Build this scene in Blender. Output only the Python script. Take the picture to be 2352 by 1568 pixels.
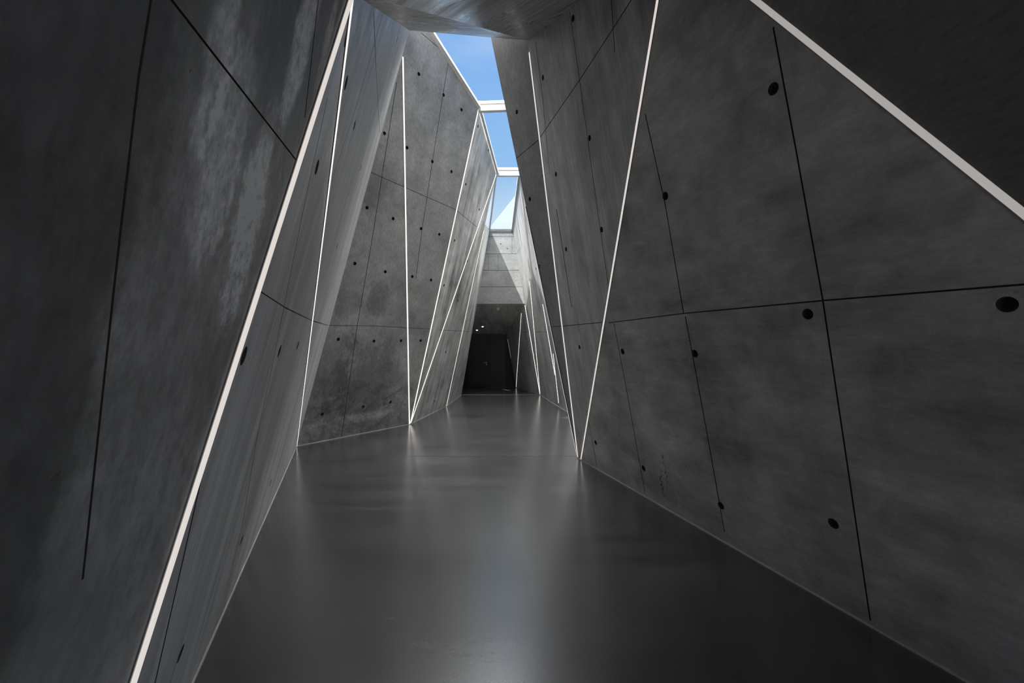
import bpy, bmesh, math, random
from mathutils import Vector, geometry
random.seed(7)
for o in list(bpy.data.objects): bpy.data.objects.remove(o)
C = bpy.context.scene.collection
SC = bpy.context.scene

# ------------------------------------------------------------------ camera, sky, sun, exposure
EYE = 1.8
FOC = 950.0                                   # focal length in pixels of a 2352 px wide frame
cd = bpy.data.cameras.new('camera'); cam = bpy.data.objects.new('camera', cd); C.objects.link(cam)
cd.sensor_width = 36; cd.lens = 36*FOC/2352; cd.clip_start = 0.02; cd.clip_end = 500
cam.location = (0, 0, EYE); cam.rotation_euler = (math.pi/2, 0, 0)
SC.camera = cam

V3 = lambda *a: Vector(a)
SUN_DIR = Vector((.385, .42, -1)).normalized()         # the way the sunlight travels
wd = bpy.data.worlds.new('sky'); SC.world = wd; wd.use_nodes = True
nt = wd.node_tree; N = nt.nodes; Lk = nt.links; N.clear()
def wn(t, **k):
    n = N.new(t)
    for a, b in k.items(): setattr(n, a, b)
    return n
out = wn('ShaderNodeOutputWorld'); bg = wn('ShaderNodeBackground'); tc = wn('ShaderNodeTexCoord')
sep = wn('ShaderNodeSeparateXYZ'); Lk.new(tc.outputs['Generated'], sep.inputs[0])
grad = wn('ShaderNodeValToRGB'); Lk.new(sep.outputs[2], grad.inputs[0])          # horizon to zenith
cr = grad.color_ramp
cr.elements[0].position = 0.0; cr.elements[0].color = (.50, .58, .68, 1)
cr.elements[1].position = 1.0; cr.elements[1].color = (.18, .34, .66, 1)
for p_, c_ in ((.25, (.52, .63, .75, 1)), (.38, (.245, .43, .69, 1)), (.60, (.17, .34, .65, 1))):
    e = cr.elements.new(p_); e.color = c_
# thin streaky cloud
mp = wn('ShaderNodeMapping'); mp.inputs['Scale'].default_value = (1.2, 1.0, 3.0); mp.inputs['Rotation'].default_value = (.3, .5, .2)
Lk.new(tc.outputs['Generated'], mp.inputs[0])
cn = wn('ShaderNodeTexNoise'); cn.inputs['Scale'].default_value = 2.2; cn.inputs['Detail'].default_value = 6; Lk.new(mp.outputs[0], cn.inputs[0])
cm = wn('ShaderNodeMapRange'); cm.inputs[1].default_value = .48; cm.inputs[2].default_value = .80; cm.inputs[4].default_value = .45; Lk.new(cn.outputs[0], cm.inputs[0])
mx = wn('ShaderNodeMixRGB'); Lk.new(cm.outputs[0], mx.inputs[0]); Lk.new(grad.outputs[0], mx.inputs[1]); mx.inputs[2].default_value = (.66, .71, .77, 1)
# added bright lobe high overhead, out of view, to fill the interior with light
dt = wn('ShaderNodeVectorMath', operation='DOT_PRODUCT'); Lk.new(tc.outputs['Generated'], dt.inputs[0]); dt.inputs[1].default_value = V3(0, .19, .98).normalized()
gl = wn('ShaderNodeMapRange', interpolation_type='SMOOTHSTEP'); gl.inputs[1].default_value = .77; gl.inputs[2].default_value = 1.0; Lk.new(dt.outputs['Value'], gl.inputs[0])
ZENITH_FILL = 43.0
hz = wn('ShaderNodeMixRGB', blend_type='ADD'); hz.inputs[0].default_value = 1; Lk.new(mx.outputs[0], hz.inputs[1])
sc_ = wn('ShaderNodeVectorMath', operation='SCALE'); sc_.inputs[0].default_value = (1.0*ZENITH_FILL, .975*ZENITH_FILL, .945*ZENITH_FILL); Lk.new(gl.outputs[0], sc_.inputs['Scale'])
Lk.new(sc_.outputs[0], hz.inputs[2]); Lk.new(hz.outputs[0], bg.inputs[0]); bg.inputs[1].default_value = 1.0
Lk.new(bg.outputs[0], out.inputs[0])

sd = bpy.data.lights.new('sun', 'SUN'); sd.energy = 6.5; sd.angle = math.radians(.6); sd.color = (1, .98, .94)
sun = bpy.data.objects.new('sun', sd); C.objects.link(sun); sun.location = (-4, -2, 14)
sun.rotation_euler = SUN_DIR.to_track_quat('-Z', 'Y').to_euler()

vs = SC.view_settings
vs.view_transform = 'Standard'; vs.look = 'None'; vs.exposure = 0.45; vs.gamma = 1.0; vs.use_curve_mapping = False
SC.cycles.max_bounces = 8;  SC.cycles.caustics_refractive = False

# ------------------------------------------------------------------ geometry of the survey
def V(*a): return Vector(a)
def ray(px, py): return V((px-1176)/FOC, 1, (784-py)/FOC)
O = V(0, 0, EYE)
def flo(px, py, z=0):
    r = ray(px, py); return O + r*((z-EYE)/r.z)
class Plane:
    def __init__(s, a, b, c): s.p = a.copy(); s.n = (b-a).cross(c-a).normalized()
    def at(s, px, py):
        r = ray(px, py); return O + r*(s.n.dot(s.p-O)/s.n.dot(r))
    def cut(s, a, b):
        d = b-a; return a + d*(s.n.dot(s.p-a)/s.n.dot(d))

a0 = V(-1.16, .89, 0); c0 = flo(681, 1025); d0 = flo(942, 974); K = flo(1328, 1052)
QR = V(1.066, 2.80, 4.577)                                   # top of the fan on the right
R1 = Plane(K, K+V(-.314, .95, 0), K+V(-.236*.95, -.236*.314, 1))
R2 = Plane(K, R1.at(1510, 0), K+V(-.26, 1, 0))
QR = Plane(K, R1.at(1510, 0), K+V(-.26, 1, 0)).at(1538, -158)
CR = R2.at(1213, 93)
cT = O + ray(940, 70)*6.8
L1 = Plane(a0, c0, cT); X = L1.at(808, -18)
L2 = Plane(c0, d0, cT); ET = L2.at(1099, 249)
GZ = 5.95
FT = flo(1140, 398, GZ); TA = flo(1194, 398, GZ)
RB = V(.10, 8.24, ET.z)                                      # right end of first skylight bar
G1 = Plane(ET, RB, cT + (cT-c0)*.05)                         # first glass plane
PL = G1.cut(c0, cT)
R3 = Plane(K, CR, K+V(-.503, 1, 0)); S0 = R3.at(1128, 88)
ST = G1.cut(K, S0); PR = G1.cut(K, CR)
g0 = V(-1.70, 13.9, 0); g1 = V(-.761, 13.9, 5.546); w1 = V(.0146, 13.9, 5.546); w0 = V(.95, 13.9, 0)
lL = g0 + (g1-g0)*(3.07/5.546); lR = w0 + (w1-w0)*(3.07/5.546)
G0 = flo(1025, 933); M = Plane(d0, FT, G0).at(1114, 515)
Tc = flo(1283, 934); Hf = V(1.78, 8.2, 0)
RS0 = V(2.984, .44, 0)                                        # foot of the right light line
# tunnel beyond the lintel
DY = 16.45
t0 = V(-1.95, DY, 0); t1 = V(-1.95, DY, 2.09); t2 = V(-.24, DY, 2.09); t3 = V(.18, DY, 0)
# behind the camera
BY = -3.6
bL = V(a0.x - .184*(BY-a0.y), BY, 0); L0 = Plane(a0, X, a0+V(-.184, 1, 0))
bLt = V(X.x - .184*(BY-X.y), BY, X.z); bR = V(2.6, BY, 0)
R0 = Plane(QR, RS0, bR); bRt = R0.cut(V(0, BY, 4.0), V(9, BY, 4.0))

def frame_of(pts, toward=None):
    n = Vector((0, 0, 0))
    for i in range(len(pts)): n += (pts[i]-pts[0]).cross(pts[(i+1) % len(pts)]-pts[0])
    n.normalize(); cen = sum(pts, Vector())/len(pts)
    if n.dot((toward or V(.0, 7, 2.0))-cen) < 0: n = -n
    up = V(0, 0, 1) - n*n.z
    if up.length < .3: up = V(0, 1, 0) - n*n.y
    vd = up.normalized(); return n, vd.cross(n).normalized(), vd
def patch(pts, plane, x, y, rx, ry, gain, toward=None):
    n, ud, vd = frame_of(pts, toward); d = plane.at(x, y)-pts[0]
    return (d.dot(ud), d.dot(vd), rx, ry, gain)

# ------------------------------------------------------------------ materials
MATS = {}
class MB:
    """small node-tree writer"""
    def __init__(s, name):
        s.m = bpy.data.materials.new(name); s.m.use_nodes = True; s.t = s.m.node_tree; s.t.nodes.clear()
        s.o = s.n('ShaderNodeOutputMaterial'); s.b = s.n('ShaderNodeBsdfPrincipled'); s.l(s.b.outputs[0], s.o.inputs[0])
    def n(s, t, **k):
        n = s.t.nodes.new(t)
        for a, b in k.items(): setattr(n, a, b)
        return n
    def l(s, a, b): s.t.links.new(a, b)
    def noise(s, vec, scale, detail=4, rough=.55, mapping=(1, 1, 1), off=0, dist=0):
        mp = s.n('ShaderNodeMapping'); mp.inputs['Scale'].default_value = mapping; mp.inputs['Location'].default_value = (off, off*.7, 0)
        s.l(vec, mp.inputs[0])
        n = s.n('ShaderNodeTexNoise'); n.inputs['Scale'].default_value = scale; n.inputs['Detail'].default_value = detail
        n.inputs['Roughness'].default_value = rough; n.inputs['Distortion'].default_value = dist
        s.l(mp.outputs[0], n.inputs[0]); return n.outputs[0]
    def ramp(s, v, a, b, c=0, d=1, smooth=False):
        m = s.n('ShaderNodeMapRange'); m.inputs[1].default_value = a; m.inputs[2].default_value = b
        m.inputs[3].default_value = c; m.inputs[4].default_value = d
        if smooth: m.interpolation_type = 'SMOOTHSTEP'
        s.l(v, m.inputs[0]); return m.outputs[0]
    def math(s, op, a, b=None):
        m = s.n('ShaderNodeMath', operation=op)
        for i, x in enumerate((a, b)):
            if x is None: continue
            if isinstance(x, (int, float)): m.inputs[i].default_value = x
            else: s.l(x, m.inputs[i])
        return m.outputs[0]
    def set(s, k, v):
        if isinstance(v, (int, float, tuple)): s.b.inputs[k].default_value = v
        else: s.l(v, s.b.inputs[k])

def concrete(name, col=(.30, .295, .285), streak=(1, .12), blotch=.5, streaks=.35, mottled=0.0, off=0.0, rough=.55, pits=.5, stain=0.0, spec=.4, fine=.25, patches=(), pitden=.45, pitscale=9, ragged=.35):
    """cast concrete; u runs along the wall and v up its slope, both in metres"""
    b = MB(name)
    uv = b.n('ShaderNodeUVMap'); uv.uv_map = 'UVMap'; u = uv.outputs[0]
    big = b.ramp(b.noise(u, .9, 3, .6, off=off), .3, .7)
    mid = b.ramp(b.noise(u, 3.5, 4.5, .65, off=off+3, dist=.6), .3, .7)
    stk = b.ramp(b.noise(u, 5, 3, .6, (streak[0], streak[1], 1), off+7), .3, .7)
    stf = b.noise(u, 38, 2, .6, (streak[0], streak[1], 1), off+1)
    grn = b.noise(u, 60, 2, .7, off=off)
    f = b.math('ADD', 1-blotch*.5-streaks*.5, b.math('MULTIPLY', b.math('ADD', b.math('MULTIPLY', big, .6), b.math('MULTIPLY', mid, .4)), blotch))
    f = b.math('ADD', f, b.math('MULTIPLY', stk, streaks))
    f = b.math('MULTIPLY', f, b.ramp(stf, .2, .8, 1-fine, 1+fine))
    f = b.math('MULTIPLY', f, b.ramp(grn, .2, .8, .88, 1.12))
    if mottled:                                             # crusty laitance in pale patches
        m1 = b.ramp(b.noise(u, 1.5, 4, .6, (1, .55, 1), off+2), .48, .66, 0, 1, True)
        m2 = b.ramp(b.noise(u, 22, 8, .75, (1, .4, 1), off), .38, .62)
        f = b.math('ADD', b.math('MULTIPLY', f, .72), b.math('MULTIPLY', b.math('MULTIPLY', m1, m2), mottled*1.5))
    if stain:                                               # damp tide mark rising from the floor
        sp = b.n('ShaderNodeSeparateXYZ'); b.l(u, sp.inputs[0])
        wob = b.math('ADD', sp.outputs[1], b.math('MULTIPLY', b.noise(u, 1.3, 5, .6, off=off+5), -2.2))
        edge = b.ramp(wob, -.45, .25, 1, 0, True)
        swirl = b.ramp(b.noise(u, 3.2, 7, .7, off=off, dist=1.6), .42, .6, 0, 1)
        f = b.math('MULTIPLY', f, b.math('SUBTRACT', 1, b.math('MULTIPLY', b.math('MULTIPLY', edge, swirl), stain)))
    if patches:
        ragn = b.ramp(b.noise(u, 4, 6, .72, (1, .5, 1), off=off+2), .25, .75, -ragged*1.6, ragged*1.6)
        gran = b.ramp(b.noise(u, 48, 5, .8, (1, .55, 1), off=off), .36, .62, .38, 1.25)
    for (pu, pv, ru, rv, gain) in patches:                  # ragged patches: mottling, damp, and painted-in bright and dim areas
        sp = b.n('ShaderNodeSeparateXYZ'); b.l(u, sp.inputs[0])
        du = b.math('DIVIDE', b.math('SUBTRACT', sp.outputs[0], pu), ru); dv = b.math('DIVIDE', b.math('SUBTRACT', sp.outputs[1], pv), rv)
        rr2 = b.math('SQRT', b.math('ADD', b.math('MULTIPLY', du, du), b.math('MULTIPLY', dv, dv)))
        wob = b.math('ADD', rr2, ragn)
        mk_ = b.ramp(wob, .55, 1.1, 1, 0, True)
        if gain > 1: mk_ = b.math('MULTIPLY', mk_, gran)
        f = b.math('MULTIPLY', f, b.math('ADD', 1, b.math('MULTIPLY', mk_, gain-1)))
    vo = b.n('ShaderNodeTexVoronoi'); vo.inputs['Scale'].default_value = pitscale; b.l(u, vo.inputs['Vector'])
    gate = b.ramp(b.noise(u, 1.1, 1, .5, off=off+9), .42, .55)
    rnd = b.n('ShaderNodeSeparateColor'); b.l(vo.outputs['Color'], rnd.inputs[0])
    rad = b.math('MULTIPLY', b.math('MULTIPLY', b.ramp(rnd.outputs[0], 1-pitden, 1, 0, .09), gate), 1.0)
    pit = b.math('MULTIPLY', b.math('LESS_THAN', vo.outputs['Distance'], rad), pits)
    f = b.math('MULTIPLY', f, b.math('SUBTRACT', 1, b.math('MULTIPLY', pit, .75)))
    f = b.math('MINIMUM', f, .84/max(col))
    cc = b.n('ShaderNodeVectorMath', operation='SCALE'); cc.inputs[0].default_value = col; b.l(f, cc.inputs['Scale'])
    b.set('Base Color', cc.outputs[0])
    b.set('Roughness', b.ramp(mid, 0, 1, rough-.10, rough+.14)); b.set('Specular IOR Level', spec)
    h = b.math('SUBTRACT', b.math('ADD', b.math('MULTIPLY', grn, .25), b.math('ADD', b.math('MULTIPLY', mid, .35), b.math('MULTIPLY', stf, .3))), b.math('MULTIPLY', pit, 2.5))
    bp = b.n('ShaderNodeBump'); bp.inputs['Strength'].default_value = .35; bp.inputs['Distance'].default_value = .006
    b.l(h, bp.inputs['Height']); b.l(bp.outputs[0], b.b.inputs['Normal'])
    return b.m

def plain(name, col, rough=.5, metal=0, emit=None, es=0, noise=.12, scale=30, spec=.5):
    b = MB(name); t = b.n('ShaderNodeTexCoord')
    n = b.noise(t.outputs['Object'], scale, 4)
    cc = b.n('ShaderNodeVectorMath', operation='SCALE'); cc.inputs[0].default_value = col
    b.l(b.ramp(n, .25, .75, 1-noise, 1+noise), cc.inputs['Scale']); b.set('Base Color', cc.outputs[0])
    b.set('Roughness', rough); b.set('Metallic', metal); b.set('Specular IOR Level', spec)
    if emit:
        b.set('Emission Color', (*emit, 1)); b.set('Emission Strength', es)
    return b.m

GREY = (.300, .296, .290)
m_gap = plain('formwork_joint', (.035, .033, .031), .9)
m_hole = plain('tie_hole_grout', (.050, .046, .044), .95)
P0 = [a0, X, bLt, bL]; P2 = [c0, d0, ET, PL, cT]
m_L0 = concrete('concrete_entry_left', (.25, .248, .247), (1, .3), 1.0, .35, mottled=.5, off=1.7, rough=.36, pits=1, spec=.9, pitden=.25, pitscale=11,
                patches=[patch(P0, L0, 590, 430, .075, .34, 3.0), patch(P0, L0, 520, 330, .08, .34, 2.2), patch(P0, L0, 690, 110, .06, .40, 4.6), patch(P0, L0, 760, 60, .03, .22, 3.0), patch(P0, L0, 500, 130, .05, .22, 2.2), patch(P0, L0, 40, 800, .18, 2.4, .4), patch(P0, L0, 560, 560, .12, .3, 1.6)])  # pale mottling partly paints glow and sky reflection; dark patch paints edge falloff
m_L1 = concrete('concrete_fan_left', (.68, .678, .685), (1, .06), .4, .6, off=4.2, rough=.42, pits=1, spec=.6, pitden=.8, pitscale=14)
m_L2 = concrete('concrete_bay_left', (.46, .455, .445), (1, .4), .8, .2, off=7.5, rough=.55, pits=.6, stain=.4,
                patches=[patch(P2, L2, 850, 880, .95, 1.0, .62), patch(P2, L2, 760, 840, .5, .9, .72), patch(P2, L2, 865, 690, .28, .38, .66), patch(P2, L2, 800, 690, .3, .3, .75), patch(P2, L2, 920, 850, .28, .85, 1.35), patch(P2, L2, 830, 958, .9, .12, 1.5), patch(P2, L2, 860, 420, .35, .5, .8), patch(P2, L2, 1010, 200, .5, .8, .85)])
m_L3 = concrete('concrete_far_left', (.52, .516, .505), (1, .10), 1.0, 1.0, off=11.0, rough=.55, pits=.5)
m_R1 = concrete('concrete_entry_right', (.46, .447, .436), (.25, 1), 1.15, .35, off=3.1, rough=.5, pits=.4, fine=.12, pitden=.2,
                patches=[])
m_R0 = concrete('concrete_overhang_right', (.15, .148, .146), (.3, 1), .4, .14, off=1.1, rough=.55, pits=.2)  # base colour darkened to paint in the dimness of the upper corner
m_R2 = concrete('concrete_fan_right', (.47, .464, .458), (1, .10), .75, .6, off=8.8, rough=.46, pits=.6, spec=.5)
m_R3 = concrete('concrete_return_right', (.30, .294, .291), (1, .3), .6, .25, off=5.8, rough=.5, pits=.6)
m_T = concrete('concrete_far_right', (.45, .446, .438), (1, .12), .6, .6, off=14.0, rough=.55, pits=.6)
m_BW = concrete('concrete_end_wall', (.34, .34, .33), (.25, 1), .45, .2, off=2.0, rough=.6, pits=.4)
m_TN = concrete('concrete_tunnel', (.45, .437, .425), (1, .1), .6, .6, off=6.0, rough=.6, pits=.3)
m_CE = concrete('concrete_soffit', (.36, .35, .34), (.07, 2.2), .6, 1.5, off=9.1, rough=.30, pits=.8, spec=1.0, fine=.6)
m_gap = plain('formwork_joint', (.035, .033, .031), .9)
m_hole = plain('tie_hole_grout', (.050, .046, .044), .95)
def LED(v): return plain('light_diffuser', (.5, .48, .46), .4, emit=(1, .93, .88), es=LEDK*v, noise=.02)
LEDK = 1.0
m_led = {'soft': LED(.26), 'near': LED(.50), 'mid': LED(.9), 'far': LED(1.0)}
m_alu = plain('anodised_channel', (.28, .26, .25), .45, .6)
m_trim = plain('floor_edge_trim', (.62, .61, .60), .35, .3)
m_frame = plain('white_painted_frame', (.72, .72, .70), .4)
m_side = plain('opaque_side_glazing', (.62, .70, .80), .12, 1)
m_gasket = plain('grey_gasket', (.10, .10, .105), .6)
m_door = plain('dark_door_panel', (.050, .050, .052), .38, noise=.12, scale=4)
m_doorw = plain('dark_door_surround', (.030, .030, .031), .5)
m_steel = plain('satin_steel', (.80, .79, .77), .35, .3)
m_white = plain('white_plastic', (.75, .75, .73), .4)
m_lamp = plain('downlight_lens', (.8, .8, .8), .3, emit=(1, .95, .9), es=1.6)
m_black = plain('near_black', (.02, .02, .02), .7)  # near-black surface colour
m_mark = plain('rust_stencil_ink', (.030, .018, .016), .9)
m_fac = plain('pale_render', (.40, .44, .48), .8)

def floor_mat():
    b = MB('polished_grey_floor')
    t = b.n('ShaderNodeTexCoord'); u = t.outputs['Object']
    a = b.noise(u, .8, 5, .6, (1, 1.4, 1), 2, .6)
    c = b.noise(u, 2.6, 6, .65, (.22, 1.6, 1), 5, .3)
    g = b.noise(u, 45, 3)
    f = b.math('MULTIPLY', b.ramp(a, .3, .7, .75, 1.25), b.ramp(c, .3, .7, .45, 1.55))
    f = b.math('MULTIPLY', f, b.ramp(g, .2, .8, .9, 1.1))
    cc = b.n('ShaderNodeVectorMath', operation='SCALE'); cc.inputs[0].default_value = (.046, .046, .0475); b.l(f, cc.inputs['Scale'])
    b.set('Base Color', cc.outputs[0])
    b.set('Roughness', .27); b.set('Specular IOR Level', 1.0)
    b.set('Coat Weight', .7); b.set('Coat Roughness', .20); b.set('Coat IOR', 1.6)
    bp = b.n('ShaderNodeBump'); bp.inputs['Strength'].default_value = .10; bp.inputs['Distance'].default_value = .004
    b.l(b.math('ADD', b.math('ADD', b.noise(u, 1.6, 2, .4, off=4), b.math('MULTIPLY', b.noise(u, 2.2, 4, .6, (.18, 2.2, 1), 9), 2.5)), b.math('MULTIPLY', g, .05)), bp.inputs['Height']); b.l(bp.outputs[0], b.b.inputs['Normal'])
    return b.m
m_floor = floor_mat()

def glass_mat():
    b = MB('clear_glazing'); b.t.nodes.remove(b.b)
    tr = b.n('ShaderNodeBsdfTransparent'); tr.inputs[0].default_value = (.93, .965, .975, 1)
    g = b.n('ShaderNodeBsdfGlossy'); g.inputs['Roughness'].default_value = .02
    fr = b.n('ShaderNodeFresnel'); fr.inputs[0].default_value = 1.45
    mix = b.n('ShaderNodeMixShader'); b.l(b.math('MULTIPLY', fr.outputs[0], .8), mix.inputs[0]); b.l(tr.outputs[0], mix.inputs[1]); b.l(g.outputs[0], mix.inputs[2])
    b.l(mix.outputs[0], b.o.inputs[0]); return b.m
m_glass = glass_mat()

# ------------------------------------------------------------------ builders
def obj(name, bm, mats, parent=None):
    me = bpy.data.meshes.new(name); bm.to_mesh(me); bm.free()
    for m in (mats if isinstance(mats, (list, tuple)) else [mats]): me.materials.append(m)
    o = bpy.data.objects.new(name, me); C.objects.link(o)
    if parent: o.parent = parent
    return o
def tag(o, label, cat, group=None):
    o['label'] = label; o['category'] = cat
    if group: o['group'] = group
    return o
def thing(name, label, cat, loc, group=None):
    o = bpy.data.objects.new(name, None); C.objects.link(o); o.location = loc; o.empty_display_size = .1
    return tag(o, label, cat, group)
def struct(o, label=None):
    o['kind'] = 'structure'
    if label: o['label'] = label
    return o
def local(o, parent):
    """keep world position of a mesh built in world coordinates under a moved parent"""
    for v in o.data.vertices: v.co -= parent.location
    return o

def facet(name, pts, mat, joints=(), holes=(), thick=.14, label=None, gw=.009, hr=.030, toward=None, holes3=()):
    """one flat cast panel: recessed joints, drilled tie holes, solid thickness behind"""
    o_ = pts[0]; n = Vector((0, 0, 0))
    for i in range(len(pts)): n += (pts[i]-o_).cross(pts[(i+1) % len(pts)]-o_)
    n.normalize()
    tgt = toward or V(.0, 7, 2.0)
    cen = sum(pts, Vector())/len(pts)
    if n.dot(tgt-cen) < 0: n = -n
    pl = Plane.__new__(Plane); pl.p = o_; pl.n = n
    up = V(0, 0, 1) - n*n.z
    if up.length < .3: up = V(0, 1, 0) - n*n.y
    vdir = up.normalized(); udir = vdir.cross(n).normalized()
    def to2(p): d = p-o_; return Vector((d.dot(udir), d.dot(vdir)))
    def to3(q, dep=0): return o_ + udir*q[0] + vdir*q[1] - n*dep
    verts = []; faces = []
    def addpoly(ps):
        i = len(verts); verts.extend(ps); faces.append(list(range(i, i+len(ps))))
    addpoly([to2(p) for p in pts])
    ng = 0
    for j in joints:
        w = j[4] if len(j) > 4 else gw
        A = to2(pl.at(j[0], j[1])); B = to2(pl.at(j[2], j[3])); d = (B-A)
        if d.length < 1e-4: continue
        d.normalize(); s = Vector((-d.y, d.x))*w*.5
        addpoly([A-s, B-s, B+s, A+s]); ng += 1
    hs = []
    for q in holes:
        c = to2(pl.at(q[0], q[1])); hs.append((c, (q[2] if len(q) > 2 else hr)))
    for c, r in hs:
        addpoly([c + Vector((math.cos(t*math.tau/20), math.sin(t*math.tau/20)))*r for t in range(20)])
    res = geometry.delaunay_2d_cdt(verts, [], faces, 0, 1e-6, True)
    vo, eo, fo, _, _, of = res
    bm = bmesh.new(); uvl = bm.loops.layers.uv.new('UVMap')
    cache = {}
    def vert(i, dep):
        k = (i, round(dep, 4))
        if k not in cache: cache[k] = (bm.verts.new(to3(vo[i], dep)), vo[i])
        return cache[k]
    GD = .008
    def inside(q, poly):
        c = False; j = len(poly)-1
        for i in range(len(poly)):
            a_, b_ = poly[i], poly[j]
            if (a_[1] > q[1]) != (b_[1] > q[1]) and q[0] < (b_[0]-a_[0])*(q[1]-a_[1])/(b_[1]-a_[1])+a_[0]: c = not c
            j = i
        return c
    polys = [[verts[i] for i in f] for f in faces]
    kind = {}
    for fi, f in enumerate(fo):
        if len(f) < 3: continue
        q = sum((Vector(vo[i]) for i in f), Vector((0, 0)))/len(f)
        if not inside(q, polys[0]): continue
        if any(inside(q, p) for p in polys[1+ng:]): kind[fi] = 2
        elif any(inside(q, p) for p in polys[1:1+ng]): kind[fi] = 1
        else: kind[fi] = 0
    em = {}
    def put(vl, mi):
        try: fc = bm.faces.new([v[0] for v in vl])
        except ValueError: return
        fc.material_index = mi
        for lp, v in zip(fc.loops, vl): lp[uvl].uv = v[1]
    for fi, k in kind.items():
        f = fo[fi]
        for a in range(len(f)):
            e = (f[a], f[(a+1) % len(f)]); em[e] = k
        if k == 2: continue
        put([vert(i, GD if k else 0) for i in f], 1 if k else 0)
    for (a, b_), k in em.items():
        o2 = em.get((b_, a))
        if k == 0 and o2 == 1:                                   # groove side wall
            put([vert(b_, 0), vert(a, 0), vert(a, GD), vert(b_, GD)], 1)
        elif o2 is None:                                         # rim down to the back
            d0_ = 0 if k == 0 else GD
            put([vert(b_, d0_), vert(a, d0_), vert(a, thick), vert(b_, thick)], 0)
    # back face (plain polygon, triangulated the same way)
    bk = geometry.delaunay_2d_cdt([to2(p) for p in pts], [], [list(range(len(pts)))], 1, 1e-6)
    for f in bk[2]:
        vl = [(bm.verts.new(to3(bk[0][i], thick)), bk[0][i]) for i in f]; put(vl, 0)
    bmesh.ops.recalc_face_normals(bm, faces=bm.faces) if False else None
    ob = obj(name, bm, [mat, m_gap]); struct(ob, label)
    for c, r in hs:                                              # conical recess left by the formwork tie
        hb = bmesh.new(); rings = []
        for dep, rr in ((0, r), (.006, r*.93), (.035, r*.72)):
            rings.append([hb.verts.new(to3((c.x+math.cos(t*math.tau/20)*rr, c.y+math.sin(t*math.tau/20)*rr), dep)) for t in range(20)])
        for q in range(2):
            for t in range(20): hb.faces.new((rings[q][t], rings[q][(t+1) % 20], rings[q+1][(t+1) % 20], rings[q+1][t]))
        hb.faces.new(rings[2]); obj('tie_hole', hb, m_hole, ob)
    return ob, pl

def box_between(bm, A, B, wdir, w, ndir, d0_, d1_):
    """prism from A to B; w wide along wdir, from d0_ to d1_ along ndir"""
    vs_ = []
    for P in (A, B):
        for a, b_ in ((-1, d0_), (1, d0_), (1, d1_), (-1, d1_)):
            vs_.append(bm.verts.new(P + wdir*(a*w*.5) + ndir*b_))
    f = vs_
    for q in ((0, 1, 2, 3), (7, 6, 5, 4), (0, 4, 5, 1), (1, 5, 6, 2), (2, 6, 7, 3), (3, 7, 4, 0)):
        bm.faces.new([f[i] for i in q])

def strip(label, A, B, inward, w=.028, lit='mid'):
    """recessed linear light: dark channel and glowing diffuser"""
    d = (B-A).normalized(); n = inward - d*inward.dot(d); n.normalize(); s = d.cross(n).normalized()
    base = A if A.z < B.z else B
    t = thing('light_strip', label, 'light', base, 'light lines set in the concrete folds')
    h = bmesh.new(); box_between(h, A, B, s, w+.010, n, -.03, .004); local(obj('channel', h, m_alu, t), t)
    l = bmesh.new(); box_between(l, A + d*.004, B - d*.004, s, w, n, -.005, .008); local(obj('diffuser', l, m_led[lit], t), t)
    return t
def px3(plane, x, y): return plane.at(x, y)

# ------------------------------------------------------------------ floor
bm = bmesh.new(); uvl = bm.loops.layers.uv.new('UVMap')
GY = flo(1100, 1047).y
for y0, y1, z, mi in ((-9, GY-.004, 0, 0), (GY-.004, GY+.004, -.006, 1), (GY+.004, 17.2, 0, 0)):
    f = bm.faces.new([bm.verts.new((-5.2, y0, z)), bm.verts.new((4.4, y0, z)), bm.verts.new((4.4, y1, z)), bm.verts.new((-5.2, y1, z))]); f.material_index = mi
for y, s in ((GY-.004, 1), (GY+.004, -1)):
    f = bm.faces.new([bm.verts.new((-5.2, y, 0)), bm.verts.new((4.4, y, 0)), bm.verts.new((4.4, y, -.006)), bm.verts.new((-5.2, y, -.006))]); f.material_index = 1
f = bm.faces.new([bm.verts.new(p) for p in ((-5.2, -9, -.2), (4.4, -9, -.2), (4.4, 17.2, -.2), (-5.2, 17.2, -.2))])
struct(obj('floor', bm, [m_floor, m_gap]), 'polished dark grey concrete floor running to the far doors')

# ------------------------------------------------------------------ left walls
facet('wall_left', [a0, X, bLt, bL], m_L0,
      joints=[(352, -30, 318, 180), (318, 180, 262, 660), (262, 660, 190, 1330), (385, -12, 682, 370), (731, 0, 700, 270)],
      holes=[], label='dark mottled concrete wall filling the left edge, lit and dim areas painted in', gw=.0055)
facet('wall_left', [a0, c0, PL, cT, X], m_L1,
      joints=[(590, 664, 655, 706, .004), (655, 706, 716, 736, .005), (716, 736, 753, 747),
              (752, 225, 697, 480), (697, 480, 652, 706), (652, 706, 622, 856), (622, 856, 591, 1000), (591, 1000, 557, 1203), (557, 1203, 517, 1372),
              (466, 1083, 356, 1568, .013), (356, 1568, 330, 1700, .013),
              (880, 31, 821, 235), (821, 235, 767, 401), (767, 401, 724, 660),
              (920, 62, 869, 231), (869, 231, 790, 476), (790, 476, 722, 735),
              (858, 26, 864, 160), (864, 160, 872, 306)],
      holes=[(560, 817), (642, 806), (684, 793), (728, 384), (814, 288), (829, 384), (905, 150), (912, 92), (795, 88), (774, 565), (415, 1500), (555, 1240), (621, 1108), (795, 190)],
      label='long inward leaning concrete wall panel behind the left light line', gw=.008, hr=.032)
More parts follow.
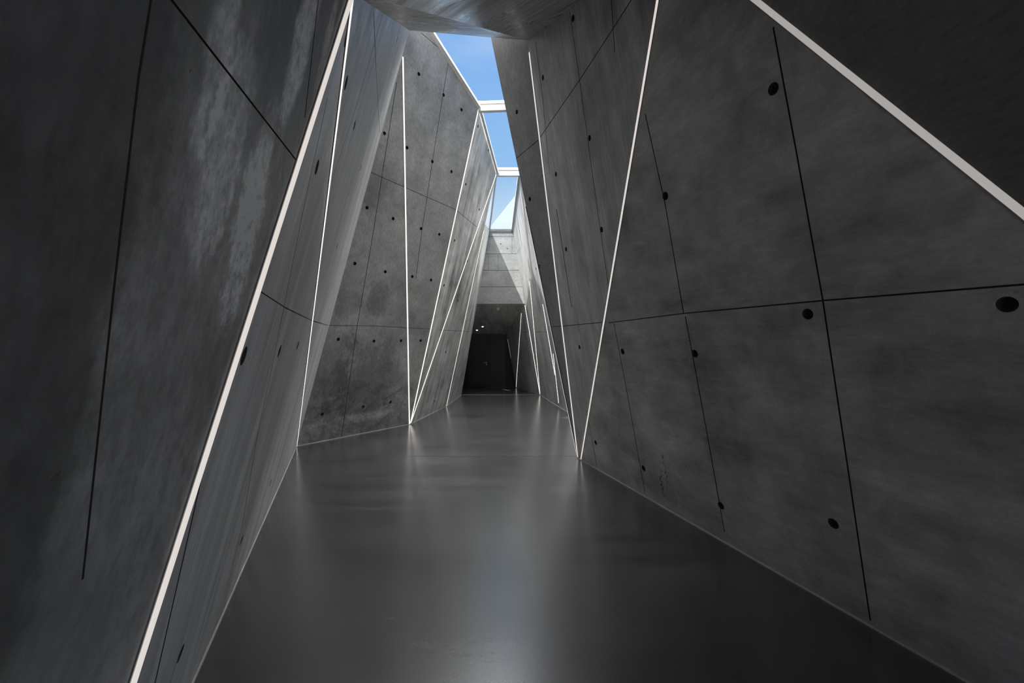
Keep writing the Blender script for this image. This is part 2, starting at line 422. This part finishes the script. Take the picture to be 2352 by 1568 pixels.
facet('wall_left', [c0, d0, ET, PL, cT], m_L2,
      joints=[(752, 747, 865, 748.5), (865, 748.5, 1016, 757), (850, 395, 1046, 481), (1046, 481, 1060, 487), (967, 75, 1022, 122), (1022, 122, 1040, 140),
              (911, 190, 882, 374), (882, 374, 858, 530), (858, 530, 820, 750), (820, 750, 784, 1006),
              (1029, 146, 993, 371), (993, 371, 969, 530), (969, 530, 955, 640)],
      holes=[(962, 170), (1019, 218), (1060, 252), (935, 339), (993, 371), (1037, 394), (883, 306), (843, 477), (903, 502), (967, 525), (1009, 538), (815, 605), (885, 624),
             (947, 635), (990, 643), (777, 779), (859, 783), (921, 782), (966, 782), (740, 951), (834, 934), (897, 923)],
      label='concrete wall bay facing the camera with damp stains at its foot')
facet('wall_left', [d0, FT, ET], m_L3,
      joints=[(1046, 481, 1095, 521), (1010, 757, 1030, 757)],
      holes=[(1098, 290), (1070, 423), (1044, 552), (1020, 655), (1101, 481), (1122, 345)],
      label='narrow triangular concrete panel rising to the second skylight bar')
facet('wall_left', [d0, G0, M, FT], m_L3,
      joints=[(1000, 757, 1062, 760), (1087, 514, 1060, 645), (1060, 645, 1034, 757)],
      holes=[(1073, 600), (1052, 690), (1024, 808), (998, 921)],
      label='tall streaked concrete panel left of the end wall')
facet('wall_left', [G0, g0, M], m_L3, joints=[(1055, 760, 1085, 762)], label='thin far left concrete panel beside the dark passage')
facet('wall_left', [M, g0, g1], m_L3, label='sliver of concrete touching the end wall')

# ------------------------------------------------------------------ right walls
RSt = QR
facet('wall_right', [K, RS0, QR], m_R1,
      joints=[(1398, 741, 1570, 719.5), (1570, 719.5, 1890, 690), (1890, 690, 2352, 653), (2352, 653, 2500, 640),
              (1776, 62, 1832, 365), (1832, 365, 1890, 690), (1890, 690, 1960, 1160), (1960, 1160, 1999, 1425),
              (1482, 262, 1528, 470), (1528, 470, 1570, 719), (1574, 726, 1625, 1000), (1625, 1000, 1664, 1222), (1410, 742, 1440, 900), (1440, 900, 1481, 1130), (1345, 930, 1371, 1070)],
      holes=[(1776, 204), (1528, 450), (1855, 721), (1596, 812), (2313, 699), (1430, 807), (1914, 1202), (1656, 1161), (1478, 1075), (1368, 1016)],
      label='large dark triangular concrete wall on the right with tie holes', hr=.034)
facet('wall_right', [K, QR, CR], m_R2,
      joints=[(1309, 28, 1331, 184), (1331, 184, 1379, 530), (1379, 530, 1398, 660), (1236, 322, 1331, 184), (1331, 184, 1400, 78), (1400, 78, 1450, 0),
              (1230, 95, 1247, 230), (1247, 230, 1262, 400), (1278, 480, 1313, 706, .014), (1290, 749, 1402, 738), (1404, 0, 1412, 120)],
      holes=[(1247, 178), (1316, 42), (1354, 317), (1277, 400), (1382, 527), (1300, 572), (1331, 797)],
      label='tall concrete triangle between the two right light lines', hr=.030)
facet('wall_right', [K, CR, PR, ST], m_R3,
      joints=[(1178, 370, 1236, 322), (1262, 750, 1292, 749)],
      holes=[(1187, 257), (1217, 457), (1239, 611)], label='narrow dark concrete return at the edge of the opening', thick=.10)
far = V(-1, 9, 3)
facet('wall_right', [K, Hf, ST], m_T, toward=V(-2, 9, 2), label='concrete wall hidden round the right corner', thick=.06)
facet('wall_right', [Hf, RB, ST], m_T, toward=V(-2, 9, 2), label='upper concrete panel round the right corner', thick=.06)
facet('wall_right', [Hf, TA, RB], m_T, toward=V(-2, 11, 2), label='concrete panel below the second skylight pane on the right', thick=.06)
facet('wall_right', [Hf, Tc, TA], m_T, toward=V(-2, 11, 2), holes=[(1231, 617)], label='sunlit far concrete panel seen past the right corner')
facet('wall_right', [Tc, w0, TA], m_T, toward=V(-2, 11, 2), joints=[(1222, 762, 1262, 762)], holes=[(1238, 760, .022), (1255, 900, .024), (1243, 868, .02)], label='far right concrete panel split by a shadow of the skylight bar')
facet('wall_right', [w0, w1, TA], m_T, toward=V(-2, 11, 2), joints=[(1185, 585, 1197, 566)], holes=[(1194, 531), (1200, 640), (1216, 700, .02)], label='sunlit pale concrete panel beside the end wall')
def e0(y, z): return R0.cut(V(0, y, z), V(9, y, z))
def e1(y): return QR.lerp(bRt, (QR.y-y)/(QR.y-bRt.y))
facet('wall_right', [QR, RS0, e0(-.5, 0), e1(-.5)], m_R0, toward=V(0, 0, 1.5), label='overhanging concrete, colour darkened for the dim corner, above the thick right light line')
facet('wall_right', [e0(-.5, 2.7), e0(-3.2, 2.7), e1(-3.2), e1(-.5)], m_R0, toward=V(0, -1, 1.5), label='concrete over the added side opening behind the viewer')  # side gap added behind the viewer to brighten the left walls
facet('wall_right', [e0(-3.2, 0), e1(-3.2), bRt, bR], m_R0, toward=V(0, -1, 1.5), label='concrete behind the added side opening')

# ------------------------------------------------------------------ ceiling in front of the skylight
facet('ceiling', [cT, CR, X], m_CE, toward=V(0, 4, 1), joints=[(833, -8, 1200, 60, .005)], label='triangular board-marked soffit leading to the skylight', thick=.10)
facet('ceiling', [X, CR, QR], m_CE, toward=V(0, 4, 1), joints=[(1080, -5, 1010, 22, .005)], label='darker board-marked soffit overhead', thick=.10)
facet('ceiling', [cT, PL, PR, CR], m_CE, toward=V(0, 9, 7), thick=.08, label='edge face of the soffit slab')
facet('ceiling', [X, QR, bRt], m_CE, toward=V(0, 0, 1), label='soffit above the entry')
facet('ceiling', [X, bRt, bLt], m_CE, toward=V(0, 0, 1), label='soffit above the entry near the left wall')
def bw(f, z): return bL.lerp(bR, f) + (bLt.lerp(bRt, f)-bL.lerp(bR, f))*(z/bLt.lerp(bRt, f).z)
OL, OR, OH = .30, .62, 2.2                                    # opening added behind the viewer to let in fill light
facet('wall_back', [bL, bLt, bw(OL, bLt.lerp(bRt, OL).z), bw(OL, 0)], m_R3, toward=V(0, 3, 1), label='concrete jamb left of the added back opening')
facet('wall_back', [bw(OR, 0), bw(OR, bLt.lerp(bRt, OR).z), bRt, bR], m_R3, toward=V(0, 3, 1), label='concrete jamb right of the added back opening')
facet('wall_back', [bw(OL, OH), bw(OR, OH), bw(OR, bLt.lerp(bRt, OR).z), bw(OL, bLt.lerp(bRt, OL).z)], m_R3, toward=V(0, 3, 1), label='concrete over the added back opening')

# ------------------------------------------------------------------ end wall and passage
facet('wall_end', [g1, w1, lR, lL], m_BW, toward=V(0, 5, 4), thick=.25,
      joints=[(1110, 543, 1190, 543, .012), (1090, 582.5, 1200, 582.5, .012), (1090, 620.5, 1200, 620.5, .012), (1085, 658.5, 1210, 658.5, .012),
              (1122, 583, 1122, 620, .008), (1176, 543, 1176, 583, .008), (1144, 583, 1144, 620, .008)], holes=[(1150, 560, .018), (1166, 571, .016)], label='end wall above the dark passage, half in sun')
fold_a = V(-1.62, 14.9, 2.62)
facet('ceiling', [lL, lR, t2, fold_a], m_TN, toward=V(-.5, 15, 0), thick=.12, label='sloping passage soffit with the dome sensor') if False else None
lM = V(-1.45, 14.6, 2.86)
facet('ceiling', [lL, lR, lM], m_TN, toward=V(-.5, 15, 0), thick=.12, label='front soffit triangle of the passage')
facet('ceiling', [lR, t2, lM], m_TN, toward=V(-.5, 15, 0), thick=.12, label='paler sloping soffit of the passage')
facet('ceiling', [lM, t2, t1], m_TN, toward=V(-.5, 15, 0), thick=.12, label='low soffit of the passage with two downlights')
facet('ceiling', [lL, lM, t1], m_TN, toward=V(-.5, 15, 0), thick=.12, label='side soffit of the passage')
facet('wall_left', [g0, lL, t1, t0], m_black, toward=V(0, 15, 1), thick=.1, label='near-black left side of the passage')
uB = flo(1185.5, 890); uT = Plane(w0, lR, uB).at(1198, 716)
facet('wall_right', [w0, lR, uB], m_TN, toward=V(-1, 15, 1), joints=[(1172, 763, 1222, 762)], label='right side of the passage nearest the opening')
facet('wall_right', [uB, lR, t2, t3], m_TN, toward=V(-1, 15, 1), label='inner right side of the passage') if False else None
facet('wall_right', [uB, lR, t2], m_TN, toward=V(-1, 15, 1), label='inner right side of the passage')
facet('wall_right', [uB, t2, t3], m_TN, toward=V(-1, 15, 1), label='dark corner beside the doors')
facet('wall_end', [t0, t1, t2, t3], m_doorw, toward=V(-1, 15, 1), thick=.15, label='dark wall around the double door')

# double door
sx = lambda x: (x-1176)/FOC*DY
def dz(y): return EYE + (784-y)/FOC*DY
def boxm(x0, x1, y0, y1, z0, z1, bev=0):
    b = bmesh.new(); bmesh.ops.create_cube(b, size=1)
    for v in b.verts: v.co = V(x0+(v.co.x+.5)*(x1-x0), y0+(v.co.y+.5)*(y1-y0), z0+(v.co.z+.5)*(z1-z0))
    if bev: bmesh.ops.bevel(b, geom=list(b.edges), offset=bev, segments=2, affect='EDGES')
    return b
b = bmesh.new()
def slab(x0, x1, y0, y1, z0, z1):
    m = bmesh.ops.create_cube(b, size=1)
    for v in m['verts']: v.co = V(x0+(v.co.x+.5)*(x1-x0), y0+(v.co.y+.5)*(y1-y0), z0+(v.co.z+.5)*(z1-z0))
slab(-4.5, 4, 14.15, 17.2, 3.45, 3.6); slab(-4.5, 4, 17.0, 17.2, -.2, 3.5); slab(-4.5, -4.3, 14.15, 17.1, -.2, 3.5); slab(3.8, 4, 14.15, 17.1, -.2, 3.5)
slab(-4.5, g0.x-.02, 14.15, 14.3, -.2, 3.5); slab(w0.x+.05, 4, 14.15, 14.3, -.2, 3.5)
struct(obj('wall_end', b, m_black), 'building shell around the passage')
door = bpy.data.objects.new('door_1', None); C.objects.link(door); door.location = (sx(1124), DY, 0)
struct(door, 'dark grey double door at the end of the passage')
def dpart(name, bm, mat, parent): return local(obj(name, bm, mat, parent), door)
xl, xm, xr = sx(1076), sx(1124.5), sx(1157.5)
leaf = dpart('door_leaf', boxm(xl, xm-.006, DY-.045, DY-.005, .012, 2.045, .003), m_door, door)
leaf2 = dpart('door_leaf', boxm(xm+.006, xr, DY-.045, DY-.005, .012, 2.045, .003), m_door, door)
dpart('door_frame', boxm(xr+.006, xr+.05, DY-.06, DY, 0, 2.07, .003), m_gasket, door)
fr_ = boxm(xl, xr+.05, DY-.06, DY, 2.05, 2.085, .003); dpart('door_frame', fr_, m_gasket, door)
dpart('side_panel', boxm(xr+.055, sx(1166), DY-.03, DY, .012, 1.75, .003), m_doorw, door)
def cyl(bm, c, axis, r, h, seg=24):
    q = axis.normalized().to_track_quat('Z', 'Y').to_matrix().to_4x4(); q.translation = c
    bmesh.ops.create_cone(bm, cap_ends=True, segments=seg, radius1=r, radius2=r, depth=h, matrix=q)
hx = sx(1117.3); hz_ = dz(832.5)
b = bmesh.new(); cyl(b, V(hx, DY-.05, hz_), V(0, 1, 0), .026, .012); cyl(b, V(hx, DY-.075, hz_), V(0, 1, 0), .010, .05)
cyl(b, V(hx-.062, DY-.098, hz_), V(1, 0, 0), .009, .14); dpart('door_handle', b, m_steel, leaf)
b = bmesh.new(); cyl(b, V(hx, DY-.05, hz_-.074), V(0, 1, 0), .026, .012); cyl(b, V(hx, DY-.062, hz_-.074), V(0, 1, 0), .009, .02); dpart('lock_cylinder', b, m_steel, leaf)
struct(obj('trim_1', boxm(xm-.03, t3.x-.01, DY-.12, DY-.062, .001, .006), m_alu), 'metal threshold below the doors')
struct(obj('trim_2', boxm(g0.x+.02, w0.x-.02, 13.98, 14.0, .001, .005), m_trim), 'thin metal strip across the floor where the passage begins')

# ------------------------------------------------------------------ edge trims along the floor
def base(name, A, B, side, label):
    d = (B-A).normalized(); n = V(-d.y, d.x, 0)*side; b = bmesh.new()
    box_between(b, A + n*.006, B + n*.006, n, .010, V(0, 0, 1), .0, .012); struct(obj(name, b, m_trim), label)
base('baseboard_left', V(a0.x, a0.y, 0), c0, -1, 'thin pale metal edge at the foot of the long left wall')
base('baseboard_left', c0, d0, -1, 'thin pale metal edge under the stained bay')
base('baseboard_left', d0, G0, -1, 'thin pale edge under the tall left panel')
base('baseboard_left', G0, g0, -1, 'thin pale edge near the dark passage')
base('baseboard_right', K, RS0, -1, 'thin metal edge at the foot of the right wall')
base('baseboard_right', w0, Tc, -1, 'thin metal edge under the far right wall')
base('baseboard_right', Tc, Hf, -1, 'thin metal edge round the right corner')

# ------------------------------------------------------------------ light lines
I = V(1, -.2, -.1)
def onL1(x, y): return L1.at(x, y)
strip('thick light line running up the whole left side from the lower left corner', a0 + (X-a0)*.01, a0 + (X-a0)*1.0, V(1, .1, -.1), .021, lit='near')
strip('thin light line on the long left panel, right of the thick left one', c0 + (X-c0)*.004, c0 + (X-c0)*.9985, V(.9, .35, -.25), .014)
Dt = L2.at(925, 130); inL2 = V(.75, -.6, -.25)
strip('near vertical light line in the middle of the stained left bay', L2.at(940, 974), Dt, inL2, .026)
strip('light line rising to the first skylight bar', d0 + (ET-d0)*.004, ET, inL2, .024)
strip('light line rising to the second skylight bar, leaning most to the right', d0 + (FT-d0)*.006, FT, V(.9, -.4, -.2), .022)
strip('faint light line on the far left, second before the dark passage', G0, G0+(M-G0)*.97, V(.9, -.4, -.2), .014)
strip('faint light line closest to the left of the dark passage', g0+V(-.02, -.1, 0)+(M-g0)*.01, g0+V(-.02, -.1, 0)+(M-g0)*.62, V(.9, -.4, -.2), .018)
strip('light line from the right corner foot straight up to the soffit', K + (CR-K)*.004, K + (CR-K)*.977, V(-.95, -.3, -.1), .030, lit='near')
strip('light line fanning from the right corner foot towards the top of the frame', R1.at(1335, 1054), QR, V(-.95, -.3, -.2), .023, lit='near')
strip('thickest light line, slanting down across the upper right corner', RS0, QR, V(-.9, -.4, -.2), .030, lit='soft')
strip('light line along the sharp edge of the right corner, upper part standing in for a sunlit sliver', K + (ST-K)*.006 + V(-.004, .008, 0), K + (ST-K)*.50 + V(-.004, .008, 0), V(-.9, .2, 0), .022)  # upper length added in place of a sunlit sliver of wall
strip('light line on the far right beside the passage mouth, lower end on the floor', w0 + (w1-w0)*.005, w0 + (w1-w0)*.545, V(-.95, -.5, -.2), .030, lit='far')
strip('light line in the far right fold below the bright sunlit tip', w0 + (TA-w0)*.01 + V(.0, -.02, 0), w0 + (TA-w0)*.59, V(-.95, -.3, -.2), .028, lit='far')
T2 = Plane(Tc, w0, TA); T3 = Plane(Hf, Tc, TA)
strip('long light line on the far right panel next to the right corner', T2.at(1275, 861), T2.at(1247, 698), V(-.95, -.3, -.1), .026, lit='far')
strip('short light line low on the far right panel', T2.at(1283.5, 925), T2.at(1271, 812), V(-.95, -.3, -.1), .024, lit='far')
U1 = uB + (uT-uB)*.01
strip('light line inside the passage, right of the doors', U1, uB + (uT-uB)*.985, V(-.95, -.3, 0), .030)
Pq = Plane(uB, lR, t2)
strip('dim short light line deep inside the passage above the door corner', Pq.at(1166.5, 779), Pq.at(1174, 822), V(-1, -.3, 0), .008, lit='soft')

# ------------------------------------------------------------------ skylight
def pane(name, pts, label, th=.02):
    """flat (or gently folded) glass with thickness"""
    o_ = bpy.data.objects.new(name, None); C.objects.link(o_); o_.location = sum(pts, Vector())/len(pts); struct(o_, label)
    n = (pts[1]-pts[0]).cross(pts[2]-pts[0]).normalized()
    if n.z < 0: n = -n
    b = bmesh.new(); k = len(pts)
    lo = [b.verts.new(p) for p in pts]; b.faces.new(lo)
    local(obj('glass_pane', b, m_glass, o_), o_)
    return o_, n
def frame_bar(parent, A, B, up, w, h, mat=None, name='window_frame', lift=0):
    d = (B-A).normalized(); s = d.cross(up).normalized(); u = s.cross(d).normalized()
    if u.dot(up) < 0: u = -u
    b = bmesh.new(); box_between(b, A, B, s, w, u, lift, lift+h)
    return local(obj(name, b, mat or m_frame, parent), parent)
Z = V(0, 0, 1)
w1_, n1 = pane('window_1', [PL, ET, RB, ST, PR], 'nearest skylight pane showing blue sky')
w2_, n2 = pane('window_2', [ET, FT, TA, RB], 'middle skylight pane showing blue sky')
w3_, n3 = pane('window_3', [FT, g1, w1, TA], 'farthest skylight pane with a pale slope behind it')
b = bmesh.new(); nn = (M-FT).cross(g1-FT).normalized()
if nn.x < 0: nn = -nn
va = [b.verts.new(p) for p in (FT, M, g1)]; vb = [b.verts.new(p-nn*.03) for p in (FT, M, g1)]
b.faces.new(va); b.faces.new(vb[::-1])
for i in range(3): b.faces.new((va[i], vb[i], vb[(i+1) % 3], va[(i+1) % 3]))
struct(obj('trim_3', b, m_side), 'narrow opaque blue-grey sheet in place of side glass, left of the farthest pane')  # opaque stand-in for side glass: reflected sky put into its blue, sun blocked
ins = V(.035, 0, 0)
frame_bar(w1_, PL+ins-V(0, 0, .03), ET+ins-V(0, 0, .03), n1, .07, .06)
frame_bar(w2_, ET+ins-V(0, 0, .03), FT+ins-V(0, 0, .03), n2, .05, .05)
frame_bar(w3_, FT+ins*.3-V(0, 0, .01), g1+ins*.3-V(0, 0, .01), n3, .03, .02)
frame_bar(w3_, TA-ins*.6-V(0, 0, .02), w1-ins*.6-V(0, 0, .02), n3, .04, .04)
frame_bar(w3_, g1+V(0, -.03, 0), w1+V(0, -.03, 0), Z, .04, .02, m_gasket)
def beam(A, B, label):
    A = A + V(.0, 0, 0); t = thing('skylight_bar', label, 'beam', (A+B)/2, 'bars across the skylight')
    frame_bar(t, A, B, Z, .085, .105, m_frame, 'beam', -.105)
    frame_bar(t, A+V(0, .01, 0), B+V(0, .01, 0), Z, .06, .045, m_gasket, 'gasket', 0)
    frame_bar(t, A+V(0, .02, 0), B+V(0, .02, 0), Z, .10, .05, m_white, 'cap', .045)
    return t
beam(ET+V(-.0, 0, .035), RB+V(.05, 0, .035), 'white skylight bar between the nearest and middle panes')
beam(FT+V(-.0, 0, .035), TA+V(.03, 0, .035), 'white skylight bar between the middle and farthest panes')
# pale roof slope standing outside beyond the last pane
b = bmesh.new()
def dep(x, y, Y): return O + ray(x, y)*Y
q = [dep(1128, 519, 19), dep(1192, 438, 19), dep(1230, 400, 19), dep(1260, 560, 19), dep(1128, 560, 19)]
fr1 = [b.verts.new(p) for p in q]; bk1 = [b.verts.new(p+V(0, .3, 0)) for p in q]
b.faces.new(fr1); b.faces.new(bk1[::-1])
for i in range(5): b.faces.new((fr1[i], bk1[i], bk1[(i+1) % 5], fr1[(i+1) % 5]))
struct(obj('wall_outside', b, m_fac), 'pale sloping gable outside, seen through the farthest skylight pane')

# ------------------------------------------------------------------ small fittings
PC = Plane(lR, t2, lM); PF = Plane(lL, lR, lM); PD = Plane(lM, t2, t1)
def fitting(name, label, cat, p, n, kind):
    t = thing(name, label, cat, p, 'passage downlights' if name == 'downlight' else None)
    q = n.to_track_quat('Z', 'Y').to_matrix().to_4x4()
    if kind == 'dome':
        b = bmesh.new(); bmesh.ops.create_cone(b, cap_ends=True, segments=24, radius1=.062, radius2=.058, depth=.03, matrix=q); obj('base', b, m_white, t)
        b = bmesh.new(); bmesh.ops.create_uvsphere(b, u_segments=20, v_segments=12, radius=.046); bmesh.ops.transform(b, matrix=q, verts=b.verts)
        for v in b.verts: v.co += n*.03
        obj('dome', b, m_white, t)
    else:
        b = bmesh.new(); bmesh.ops.create_cone(b, cap_ends=True, segments=24, radius1=.052, radius2=.048, depth=.014, matrix=q); obj('rim', b, m_white, t)
        b = bmesh.new(); bmesh.ops.create_cone(b, cap_ends=True, segments=24, radius1=.038, radius2=.038, depth=.02, matrix=q); obj('lens', b, m_lamp, t)
    return t
def dn(pl): return -pl.n if pl.n.z > 0 else pl.n.copy()
nP = dn(PC)
fitting('ceiling_sensor', 'white dome sensor on the passage soffit near its front edge', 'sensor', PF.at(1144, 708) + dn(PF)*.012, dn(PF), 'dome')
fitting('downlight', 'small round downlight in the low soffit, the one nearer the sensor', 'light', PD.at(1108.5, 749.5)+dn(PD)*.004, dn(PD), 'spot')
fitting('downlight', 'small round downlight in the low soffit, closest to the doors and left wall', 'light', PD.at(1095.5, 757.5)+dn(PD)*.004, dn(PD), 'spot')
fp = flo(1081.5, 887); t = thing('floor_glint', 'small glowing disc added for a reflected glint in the dark floor left of the doors', 'light', fp)  # glowing disc stands in for a light line reflected in the floor
b = bmesh.new(); cyl(b, V(0, 0, .004), Z, .035, .008); obj('rim', b, m_steel, t)
b = bmesh.new(); cyl(b, V(0, 0, .006), Z, .024, .008); obj('lens', b, m_lamp, t)

# illegible rust stencil marks low on the right wall: two thin columns of strokes
nin = R1.n if R1.n.x < 0 else -R1.n
mk = bmesh.new(); rr = random.Random(3)
def col_(pts, step):
    for i in range(len(pts)-1):
        (x0, y0), (x1, y1) = pts[i], pts[i+1]; k = int(abs(y1-y0)/step)
        for j in range(k):
            f_ = j/k; x = x0+(x1-x0)*f_+rr.uniform(-1.6, 1.6); y = y0+(y1-y0)*f_+rr.uniform(-1, 1)
            if rr.random() < .25: continue
            P = R1.at(x, y); Q = R1.at(x+rr.uniform(-2.2, 2.2), y+rr.uniform(1.2, 4.5)); d = (Q-P)
            if d.length < .002: continue
            s = d.normalized().cross(nin); box_between(mk, P, Q, s, rr.uniform(.003, .008), nin, -.0005, .0008)
col_([(1522, 1040), (1524, 1062), (1519, 1078), (1520, 1104), (1523, 1125), (1526, 1143)], 2.6)
col_([(1516, 1086), (1518, 1100), (1521, 1118)], 3.2)
col_([(1528, 1068), (1529, 1080), (1532, 1098), (1533, 1120), (1537, 1143)], 2.8)
col_([(1574, 1067), (1576, 1072)], 2)
rw = [o for o in C.objects if o.name.startswith('wall_right')][0]
obj('stencil_mark', mk, m_mark, rw)
